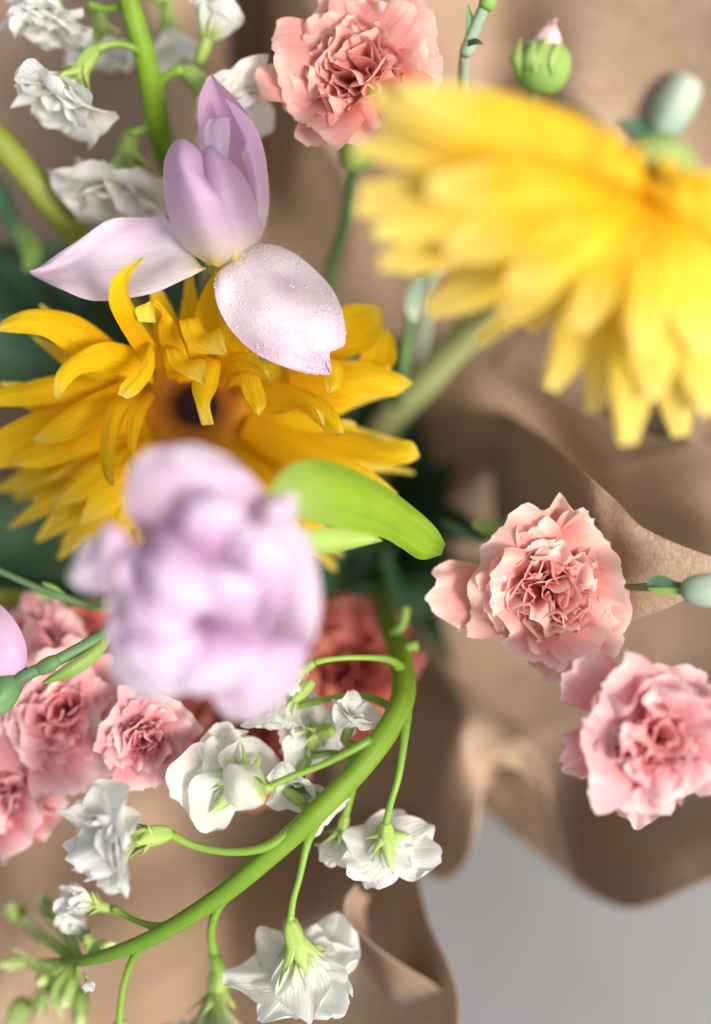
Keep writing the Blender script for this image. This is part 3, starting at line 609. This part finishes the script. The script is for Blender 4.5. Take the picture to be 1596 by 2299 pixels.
CG = 'carnations in the bouquet'
c1 = carnation((803, 162, -18), (-.28, .06, .95), 190, SALM, 'salmon carnation at the top, half hidden behind the blurred yellow gerbera', 3, stem=([(800, 330, -70), (790, 420, -78), (770, 520, -90), (740, 640, -120), (800, 900, -190), (850, 1150, -270)], [13, 13, 13, 13, 12, 12]), ruf=.9, calyx=False)
blob('calyx', P(800, 335, -62), (-.05, -1, -.3), .0085, .0068, CALYX, c1, ribs=5, rib=.06, pw=.6)
strip('leaf', [(850, 330, -56), (820, 365, -58), (775, 378, -60)], [4, 14, 2], CALYX, c1)
c2 = carnation((1235, 1325, -14), (.05, -.12, 1), 185, PINK, 'pink carnation with browned petal edges in front of the bright paper flap', 14, stem=([(1200, 1330, -50), (1100, 1300, -120), (960, 1240, -200), (880, 1230, -275)], [13, 13, 12, 12]), ruf=1.15,
               extra=(((-1, -.12, .30), 285, .30), ((.15, .9, .6), 235, .36), ((.15, -1, .3), 240, .28)))
strip('leaf', [(1165, 1240, -60), (1110, 1190, -50), (1080, 1180, -48), (1070, 1190, -48)], [10, 18, 20, 12], SEP, c2)
strip('leaf', [(1080, 1215, -60), (1120, 1185, -58), (1165, 1158, -56)], [4, 15, 2], BLUE, c2)
strip('leaf', [(1080, 1215, -75), (1030, 1190, -80), (990, 1170, -85)], [4, 10, 2], BLUE, c2)
c3 = carnation((1475, 1655, 26), (.08, -.05, 1), 180, ROSE, 'softly blurred pink carnation cut by the right edge, lowest on that side', 25, stem=([(1480, 1650, -20), (1420, 1560, -60), (1200, 1400, -170), (900, 1260, -275)], [13, 13, 12, 12]), ruf=1.15,
               extra=(((-.75, .65, .2), 250, .32), ((-.1, -1, .1), 225, .26), ((-.9, -.3, .2), 225, .28)))
strip('leaf', [(1370, 1590, 10), (1350, 1580, 8), (1328, 1555, 6)], [14, 20, 3], SEP, c3)
c4 = carnation((140, 1600, -42), (-.1, .15, 1), 170, ROSE, 'broad pink carnation with smooth folds left of the double tulip, under the jointed stem', 36, stem=([(150, 1600, -60), (300, 1500, -140), (840, 1270, -275)], [13, 13, 12]), ruf=.6, n=.8)
c5 = carnation((325, 1655, -22), (.1, .0, 1), 112, ROSE, 'pink carnation with crumpled heart just below the double tulip', 47, stem=([(330, 1650, -40), (500, 1480, -160), (850, 1270, -275)], [12, 12, 12]), n=.85)
c6 = carnation((32, 1775, -48), (-.2, -.05, 1), 132, ROSE, 'pale pink carnation at the left edge above the white stock buds', 58, stem=([(60, 1790, -60), (300, 1560, -170), (850, 1280, -275)], [12, 12, 12]))
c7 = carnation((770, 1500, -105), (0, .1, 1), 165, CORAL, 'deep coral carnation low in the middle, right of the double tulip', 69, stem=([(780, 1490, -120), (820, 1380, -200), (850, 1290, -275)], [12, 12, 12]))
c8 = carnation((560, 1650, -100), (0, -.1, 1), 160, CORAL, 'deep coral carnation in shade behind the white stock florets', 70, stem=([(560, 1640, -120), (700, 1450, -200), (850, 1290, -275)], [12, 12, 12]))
c9 = carnation((90, 1440, -60), (-.1, .2, 1), 95, ROSE, 'small shaded pink carnation behind the jointed stem at the left edge', 81, stem=([(100, 1440, -100), (400, 1350, -200), (830, 1260, -275)], [12, 12, 12]), n=.8)
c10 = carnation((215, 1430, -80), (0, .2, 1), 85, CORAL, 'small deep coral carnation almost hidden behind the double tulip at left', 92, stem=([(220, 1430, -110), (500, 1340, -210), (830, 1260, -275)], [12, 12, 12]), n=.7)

# ------------------------------------------------------------------ buds and loose stems
def carn_bud(label, c, axis, Lp, rp, stem, srad, tip=None, cal=CALYX, smat=GREEN, seed=0):
    root = thing('carnation_bud', P(*c), label, 'flower bud', 'carnation buds')
    K = px(c[2]); a = Vector(axis).normalized()
    blob('calyx', P(*c), a, Lp * K, rp * K, cal, root, ribs=5, rib=.05, pw=.62, taper=-.05)
    if tip:
        blob('petal', P(*c) + a * Lp * K * .85, a, Lp * K * .75, rp * K * .50, tip, root, ribs=5, rib=.12, pw=.9, taper=.3)
        rgx = random.Random(seed)
        for k in range(7):
            fan_petal('petal', P(*c) + a * Lp * K * .25, a, k * .9, Lp * K * rgx.uniform(1.35, 1.65), .26, R(rgx.uniform(2, 12)), tip, root, kind='obovate', cup=1.1, ruf=.07, seed=seed + k, nu=8, nv=8)
    if stem: tube('stem', stem, srad, smat, root)
    return root
PALE = petal_mat('bud_tip_petal', [(0, (.55, .62, .30)), (.35, (.88, .70, .66)), (1, (.90, .62, .62))], trans=.3, vein=.3, vscale=(8, 1))
b1 = carn_bud('green bud with a pale pink tip standing above the blurred yellow gerbera', (1216, 150, -48), (.22, 1, .45), 58, 64, [(1200, 205, -58), (1170, 330, -80), (1080, 600, -150), (880, 1150, -270)], [14, 13, 13, 12], PALE, seed=4)
for k in range(4): strip('sepal', [(1165 + k * 30, 195, -48), (1150 + k * 34, 140, -38), (1168 + k * 30, 85 + 8 * (k % 2), -38)], [12, 24, 3], CALYX, b1, face=((-1 + .66 * k), .2, 1), cup=-.8)
b2 = carn_bud('pale green blurred bud at the right, behind the top of the yellow gerbera', (1512, 242, -105), (.45, .85, .3), 78, 46, [(1460, 300, -115), (1380, 420, -130), (1200, 800, -200), (900, 1180, -275)], [16, 14, 13, 12], None, CALP)
strip('leaf', [(1500, 320, -105), (1440, 290, -108), (1390, 275, -110)], [16, 22, 4], BLUE, b2)
b3 = carn_bud('small green bud pointing right at the right edge, beside the paper flap', (1585, 1324, 24), (1, .0, .1), 56, 38, [(1545, 1324, 22), (1490, 1316, 14), (1400, 1318, -16), (1250, 1300, -90), (900, 1240, -270)], [15, 13, 7, 7, 8], None, CALP)
strip('leaf', [(1530, 1320, 22), (1480, 1304, 20), (1452, 1310, 18)], [8, 13, 4], BLUE, b3)
strip('leaf', [(1530, 1326, 23), (1490, 1328, 21), (1455, 1322, 18)], [6, 9, 2], CALYX, b3)
b4 = carn_bud('dark round green bud cut by the left edge at the end of the jointed stem', (5, 1558, 2), (-.6, -.8, .2), 50, 36, [(25, 1540, 2), (60, 1515, 2), (110, 1492, 1), (180, 1455, -3), (260, 1410, -12), (420, 1330, -60), (820, 1250, -260)], [13, 14, 14, 14, 14, 14, 13], None, GREEN)
blob('stem_joint', P(108, 1493, 2), (.85, .45, 0), .0042, .0027, GREEN, b4, pw=.5)
lens('leaf', [(95, 1530, 2), (150, 1490, 2), (200, 1455, -2), (255, 1405, -8)], [(105, 1535, 2), (180, 1512, 0), (235, 1462, -4), (262, 1412, -8)], [1, 2, 2, 0], CALYX, b4)
# jointed stem at the top, behind the carnation
st = thing('carnation_stalk', P(1090, 0, -12), 'jointed green carnation stem with small leaves rising past the top edge beside the salmon carnation', 'flower stem')
tube('stem', [(1130, -60, -6), (1095, 0, -10), (1070, 55, -14), (1048, 110, -20), (1040, 160, -30), (1030, 300, -70), (960, 700, -160), (870, 1160, -270)], [14, 14, 14, 14, 12, 12, 12, 12], CALP, st, nu=40)
blob('stem_joint', P(1095, 5, -10), (.4, 1, 0), .0030, .0030, CALYX, st, pw=.5)
blob('stem_joint', P(1052, 104, -19), (.4, 1, 0), .0040, .0026, CALP, st, pw=.5)
strip('leaf', [(1050, 98, -18), (1056, 60, -14), (1050, 10, -12)], [8, 13, 2], GREEN, st, cup=1.0)
strip('leaf', [(1050, 100, -16), (1068, 96, -12), (1084, 100, -10)], [8, 10, 2], BLUE, st, cup=1.0)
# two slender stems beside the gerbera in the middle
s2 = thing('carnation_stalk', P(940, 600, -60), 'blurred blue green stem with a folded leaf between the two yellow gerberas', 'flower stem')
tube('stem', [(985, 540, -80), (960, 590, -85), (935, 650, -90), (915, 760, -100), (900, 860, -120), (870, 1100, -260)], [10, 11, 12, 12, 12, 12], GREEN, s2)
strip('leaf', [(945, 620, -82), (930, 680, -84), (928, 720, -86)], [12, 20, 8], CALP, s2)
s3 = thing('carnation_stalk', P(0, 1280, -20), 'thin green stem crossing from the left edge to behind the double tulip', 'flower stem')
tube('stem', [(-80, 1245, -20), (0, 1282, -22), (80, 1318, -26), (140, 1340, -30), (250, 1365, -45), (500, 1330, -140), (820, 1250, -270)], [8, 8, 8, 9, 8, 9, 10], GREEN, s3)
strip('leaf', [(150, 1342, -30), (120, 1322, -28), (95, 1308, -28)], [4, 8, 2], CALYX, s3); strip('leaf', [(130, 1340, -30), (100, 1338, -28), (75, 1326, -28)], [4, 7, 2], CALYX, s3)
s4 = thing('gerbera_stalk', P(0, 300, -60), 'thick blurred olive stem slanting in from the left edge above the lilac tulip', 'flower stem')
tube('stem', [(-120, 200, -45), (0, 320, -52), (60, 390, -60), (150, 500, -75), (300, 700, -140), (780, 1180, -270)], [34, 33, 32, 31, 28, 24], OLIVE, s4, nu=26)
s5 = thing('gerbera_stalk', P(0, 1345, -60), 'ochre stem lying level behind the thin green stem at the left edge', 'flower stem')
tube('stem', [(-120, 1335, -75), (0, 1342, -80), (120, 1352, -90), (240, 1360, -110), (800, 1250, -270)], [22, 22, 22, 22, 20], OLIVE, s5)
s6 = thing('carnation_stalk', P(0, 420, -80), 'dark blue green blurred stem with leaves under the olive stem at the left', 'flower stem')
tube('stem', [(-100, 330, -90), (-10, 420, -100), (30, 500, -110), (80, 580, -120), (300, 800, -180), (800, 1200, -275)], [22, 22, 18, 16, 14, 12], BLUE, s6)
strip('leaf', [(30, 500, -108), (70, 560, -105), (60, 610, -105)], [10, 24, 6], CALYX, s6); strip('leaf', [(50, 560, -110), (110, 560, -106), (160, 540, -105)], [8, 16, 3], GREEN, s6)

# deep foliage
DL = [
 ('dark green leaf at the left edge beside the golden gerbera', [(150, 900, -120), (80, 830, -100), (0, 780, -95), (-80, 760, -90)], [30, 75, 80, 20], BLUE),
 ('dark leaf low behind the left petals of the golden gerbera', [(420, 1150, -200), (250, 1130, -150), (80, 1180, -130), (-60, 1260, -120)], [40, 110, 120, 30], DARK),
 ('dark leaf in the gap above the left petals of the golden gerbera', [(420, 900, -200), (300, 760, -160), (150, 650, -140), (-30, 560, -130)], [40, 90, 100, 20], DARK),
 ('deep green leaf in the gap below the sharp lilac tulip', [(600, 1000, -200), (500, 800, -160), (420, 650, -130), (380, 560, -125)], [40, 80, 80, 20], DARK),
 ('dark leaf right of the golden gerbera beside the pale stem', [(860, 1180, -230), (850, 1000, -190), (860, 880, -170), (890, 760, -160)], [50, 80, 70, 15], DARK),
 ('blue green leaf just below the tip of the bright green leaf', [(860, 1320, -200), (800, 1290, -150), (740, 1280, -120), (680, 1300, -110)], [40, 80, 70, 20], BLUE),
 ('dark leaf in the heart of the bouquet above the stock stem', [(880, 1200, -260), (900, 1300, -200), (850, 1330, -170), (790, 1400, -150)], [60, 100, 90, 30], DARK),
 ('small olive leaf beside the bent top of the stock stem', [(840, 1400, -150), (830, 1290, -130), (850, 1220, -120)], [30, 45, 10], DARK),
 ('long dark leaf behind the double tulip at the left', [(500, 1400, -180), (300, 1330, -140), (120, 1290, -130), (-80, 1270, -120)], [30, 60, 60, 20], DARK),
 ('broad dark leaf low in the gap left of the double tulip', [(600, 1330, -230), (350, 1240, -170), (150, 1230, -150), (-100, 1330, -140)], [60, 120, 120, 40], DARK),
 ('dark brown green leaf behind the left petal of the sharp lilac tulip', [(500, 1050, -230), (330, 850, -190), (130, 720, -160), (-120, 640, -150)], [60, 120, 130, 50], DARK),
 ('dark leaf behind the right end of the golden gerbera', [(860, 1240, -260), (900, 1120, -215), (960, 1000, -190), (1010, 930, -180)], [70, 110, 80, 20], DARK),
 ('dark leaf just left of the thick stock stem, above the coral carnation', [(860, 1260, -250), (760, 1230, -190), (700, 1200, -170), (600, 1180, -150)], [70, 100, 100, 40], DARK),
 ('shaded leaf in front of the paper right of the stock stem', [(870, 1280, -250), (930, 1400, -215), (980, 1500, -200), (1010, 1600, -190)], [60, 70, 40, 10], DARK),
 ('dark leaf between the pink carnation and the bright green leaf', [(860, 1230, -250), (950, 1170, -200), (1030, 1180, -160), (1100, 1200, -140)], [40, 55, 40, 10], DARK),
]
for k, (lb, pts, hw, m) in enumerate(DL):
    o = thing('leaf', P(*pts[0]), lb, 'leaf', 'leaves deep in the bouquet')
    strip('blade', pts, hw, m, o, cup=.7, ruf=6, seed=k, crease=2)
    tube('leaf_stalk', [pts[0], (850, 1240, -285)], [12, 10], GREEN, o, nu=4, nv=7)

# ------------------------------------------------------------------ white stock
def floret(root, end, axis, Rp, seed, n=11, openness=1.0, sep=True, mat=None, full=1.0):
    """calyx at the pedicel end with sepals; crumpled petals open from it along axis"""
    rg = random.Random(seed); K = px(end[2]); a = Vector(axis).normalized(); c0 = P(*end) + a * Rp * K * .42
    f = blob('floret', c0 - a * Rp * K * .16, a, Rp * K * .30, Rp * K * .12, SEP, root, ribs=4, rib=.12, pw=.7)
    for k in range(n):
        lay = k / n
        ph = k * 2.4 + rg.uniform(-.3, .3)
        al = (112 - 80 * lay + rg.uniform(-14, 14)) * openness
        fan_petal('petal', c0 - a * Rp * K * .04, a, ph, Rp * K * (1.08 - .25 * lay) * rg.uniform(.70, 1.12), full * rg.uniform(.29, .42), R(al), mat or WHITE, root, f,
                  kind='obovate', cup=rg.uniform(-.2, .6), ruf=.11 + .07 * lay, freq=1.15, fringe=.03, seed=rg.uniform(0, 90), nu=12, nv=14, hook=rg.uniform(-.7, .9), a0=R(10))
    if sep:
        for k in range(7):
            ph = k * math.pi * 2 / 7 + seed
            fan_petal('sepal', c0 - a * Rp * K * .44, a, ph, Rp * K * rg.uniform(.50, .88), rg.uniform(.10, .20), R(rg.uniform(24, 60)), SEP, root, f, kind='tulip', cup=1.0, ruf=.04, seed=seed + k, nu=8, nv=5, a0=R(12))
    return f
def wbud(root, c, axis, Lp, rp, seed=0, green=.5):
    K = px(c[2]); a = Vector(axis).normalized()
    b = blob('bud', P(*c), a, Lp * K, rp * K, BUDW if green < .8 else SEP, root, pw=.8)
    for k in range(4):
        fan_petal('sepal', P(*c) - a * Lp * K * .95, a, k * 1.57 + seed, Lp * K * (1.5 if green >= .5 else 1.0), .24, R(4), SEP, root, b, kind='tulip', cup=1.2, ruf=.02, seed=seed + k, nu=7, nv=5, a0=R(24))
    return b

k1 = thing('stock_flower', P(850, 1300, -130), 'white stock spike arching down to the lower left on a thick bright green stem', 'flower', 'white stock spikes')
tube('stem', [(850, 1290, -140), (868, 1390, -80), (900, 1480, -36), (900, 1580, -10), (835, 1690, 0), (725, 1810, 4), (600, 1925, 3), (480, 2022, 0), (330, 2110, -6), (210, 2152, -14), (120, 2160, -34)],
     [19, 22, 26, 28, 27, 26, 24, 21, 18, 14, 8], STEM, k1, nu=80, nv=16, rough=.09)
PD = [
 ([(900, 1500, -22), (870, 1480, -14), (800, 1476, -8), (740, 1480, -6), (706, 1487, -6)], [14, 9, 7, 7, 8]),
 ([(906, 1590, -10), (908, 1650, -2), (895, 1740, 2), (878, 1800, 2), (866, 1850, 0)], [22, 11, 9, 8, 9]),
 ([(830, 1660, 10), (790, 1684, 12), (720, 1718, 12), (650, 1745, 12), (600, 1768, 12)], [12, 9, 8, 8, 8]),
 ([(680, 1845, 4), (600, 1900, 6), (520, 1913, 5), (440, 1900, 3), (380, 1872, 2)], [16, 11, 9, 9, 11]),
 ([(712, 1830, -2), (690, 1890, -4), (672, 1970, -2), (658, 2020, 0), (651, 2070, 2)], [20, 11, 8, 8, 9]),
 ([(520, 1995, 0), (488, 2040, -4), (474, 2090, -14), (480, 2140, -28), (492, 2178, -42)], [16, 11, 10, 13, 20]),
 ([(370, 2085, -4), (330, 2076, -10), (290, 2060, -18), (255, 2040, -22)], [14, 8, 7, 10]),
 ([(330, 2110, -6), (300, 2150, -12), (278, 2210, -18), (268, 2290, -22), (270, 2340, -24)], [14, 9, 8, 8, 10]),
 ([(800, 1730, -6), (790, 1780, -14), (775, 1830, -18)], [12, 8, 10]),
 ([(880, 1430, -50), (905, 1400, -50), (912, 1362, -50)], [14, 10, 12]),
 ([(895, 1470, -40), (920, 1452, -38), (938, 1450, -38)], [14, 11, 12]),
]
for p, r in PD: tube('pedicel', p, r, PED, k1, nu=16, nv=8)
floret(k1, (706, 1487, -6), (-.6, -.35, -.3), 95, 3, n=8)
floret(k1, (700, 1530, -14), (-.5, -.5, -.1), 120, 13, n=9, sep=False)
floret(k1, (745, 1640, -8), (-.35, -.12, -.5), 140, 17, n=15)
floret(k1, (600, 1768, 8), (-.45, .02, -.5), 190, 5, n=16)
floret(k1, (380, 1872, 2), (-.76, .03, .62), 195, 7, n=20, openness=1.0, full=1.15)
for p in ([(885, 1590, -16), (800, 1560, -26), (668, 1585, -20)], [(850, 1665, -6), (810, 1672, -14), (770, 1665, -14)], [(810, 1715, -6), (750, 1690, -20), (690, 1700, -20)], [(730, 1800, -2), (690, 1775, -12), (640, 1775, -10)]):
    tube('pedicel', p, [11, 8, 8], PED, k1, nu=10, nv=8)
floret(k1, (668, 1585, -20), (-.55, .15, .5), 105, 91, n=11, sep=False, full=1.2)
floret(k1, (770, 1665, -14), (.35, .75, .3), 95, 92, n=10, sep=False, full=1.2)
floret(k1, (690, 1700, -20), (-.2, -.5, .5), 110, 93, n=11, sep=False, full=1.2)
floret(k1, (640, 1775, -10), (.6, -.35, .3), 120, 94, n=9, sep=False, full=1.3)
floret(k1, (775, 1830, -18), (-.1, -.6, -.3), 105, 9, n=10)
floret(k1, (866, 1850, 0), (.0, -.45, -.55), 150, 11, n=16)
floret(k1, (651, 2070, 2), (.12, -.62, -.45), 205, 15, n=17)
floret(k1, (492, 2170, -42), (-.05, -1, .3), 180, 19, n=22, openness=.9, full=1.35)
fl = blob('floret', P(590, 1768, 13), (-1, .1, .2), .004, .0016, SEP, k1)
lens('petal', [(598, 1768, 14), (560, 1735, 20), (520, 1715, 20), (500, 1728, 18)], [(598, 1775, 14), (590, 1805, 20), (540, 1815, 21), (503, 1800, 18)], [2, 7, 6, 1], WHITE, k1, fl, ruf=2.5, rk=4, seed=4, crease=1.0)
lens('petal', [(600, 1768, 12), (575, 1745, 14), (530, 1740, 14), (505, 1730, 12)], [(600, 1760, 12), (580, 1722, 10), (540, 1715, 8), (512, 1718, 9)], [2, 3, 3, 0], WHITE, k1, fl, ruf=1.5, rk=4, seed=5)
# buds at the tip of the spike
SEPD = petal_mat('young_bud_sepal', [(0, (.20, .31, .06)), (.6, (.32, .43, .13)), (1, (.64, .66, .34))], trans=.2, vein=.4, vscale=(9, 1), bump=.5, rough=.6, var=.2)
floret(k1, (255, 2042, -24), (-.75, .25, .3), 92, 61, n=9, openness=.35)
floret(k1, (205, 2125, -34), (-.35, .75, .3), 84, 62, n=8, openness=.33)
rb = random.Random(77)
def gbud(c, axis, L, r):
    K = px(c[2]); a = Vector(axis).normalized()
    b = blob('bud', P(*c), a, L * K, r * K, SEPD, k1, ribs=4, rib=.10, pw=.75, taper=.2)
    for k in range(4):
        fan_petal('sepal', P(*c) - a * L * K * .9, a, k * 1.57 + c[0], L * K * rb.uniform(1.5, 2.1), .17, R(rb.uniform(2, 16)), SEPD, k1, b, kind='tulip', cup=.9, ruf=.06, seed=c[1] + k, nu=8, nv=5, a0=R(26))
for k, (u, v, h, ax_, l, r) in enumerate([(32, 2045, -66, (-.5, .8, .2), 26, 24), (75, 2085, -60, (-.5, .7, .3), 40, 14), (105, 2040, -62, (-.3, 1, .2), 46, 11), (35, 2160, -50, (-1, -.1, .2), 38, 16),
        (140, 2075, -48, (-.2, .9, .5), 44, 12), (105, 2190, -44, (-.5, -.4, .8), 32, 18), (150, 2225, -46, (-.2, -.9, .4), 38, 18), (42, 2275, -62, (-.5, -.9, .2), 36, 26), (180, 2262, -50, (0, -1, .2), 42, 18), (95, 2245, -56, (-.4, -1, .2), 36, 11)]):
    gbud((u, v, h), ax_, l, r)
    tube('pedicel', [(u, v, h), ((u + 170) / 2, (v + 2155) / 2, h - 6), (170, 2152, -24)], [6, 5, 6], PED, k1, nu=6, nv=6)
for k, pts in enumerate([[(180, 2150, -22), (150, 2080, -36), (165, 2020, -46)], [(170, 2150, -24), (110, 2110, -40), (60, 2050, -56)], [(160, 2160, -24), (100, 2170, -38), (30, 2130, -50)], [(170, 2165, -24), (130, 2230, -40), (140, 2290, -54)], [(200, 2150, -14), (220, 2120, -18), (270, 2125, -22)]]):
    strip('leaf', pts, [7, 17, 12, 3], SEPD, k1, cup=.7, ruf=1.5, seed=k)
floret(k1, (190, 2185, -10), (.3, -.6, .6), 34, 31, n=5, sep=False, openness=.5)
wbud(k1, (270, 2330, -24), (0, -1, 0), 40, 26, 2, .6)

k2 = thing('stock_flower', P(360, 300, -60), 'white stock spike hanging in from the top left behind the sharp lilac tulip', 'flower', 'white stock spikes')
tube('stem', [(265, -120, -20), (290, 0, -28), (318, 100, -36), (342, 200, -46), (358, 290, -60), (400, 420, -95), (600, 850, -190), (830, 1220, -275)], [22, 23, 25, 27, 28, 25, 22, 20], STEM, k2, nu=34, nv=12)
for p, r in [([(325, 130, -38), (300, 108, -32), (260, 98, -30), (215, 108, -28)], [12, 9, 8, 12]), ([(352, 280, -56), (352, 210, -46), (375, 170, -42), (410, 155, -40)], [14, 10, 10, 14]),
             ([(350, 270, -58), (320, 290, -55), (295, 300, -54)], [12, 9, 10]), ([(290, 10, -30), (240, 20, -34), (200, 10, -36)], [12, 8, 9]), ([(285, -20, -30), (330, -10, -50), (370, 10, -60)], [12, 8, 9])]:
    tube('pedicel', p, r, PED, k2, nu=12, nv=8)
floret(k2, (215, 108, -28), (-.45, -.75, .15), 170, 41, n=22, full=1.2)
floret(k2, (295, 296, -60), (-.12, -.8, .25), 185, 43, n=26, full=1.3)
floret(k2, (410, 155, -44), (.60, -.55, .15), 185, 45, n=24, full=1.25)
floret(k2, (445, 140, -44), (.35, .8, .15), 115, 47, n=14, openness=.55, sep=False, full=1.4)
floret(k2, (120, -70, -36), (-.1, -.8, .1), 145, 49, n=20, full=1.2)
floret(k2, (215, 10, -60), (.1, -.7, -.2), 130, 51, n=18, full=1.2)
floret(k2, (370, 0, -85), (.1, -.7, -.2), 130, 53, n=18, full=1.2)
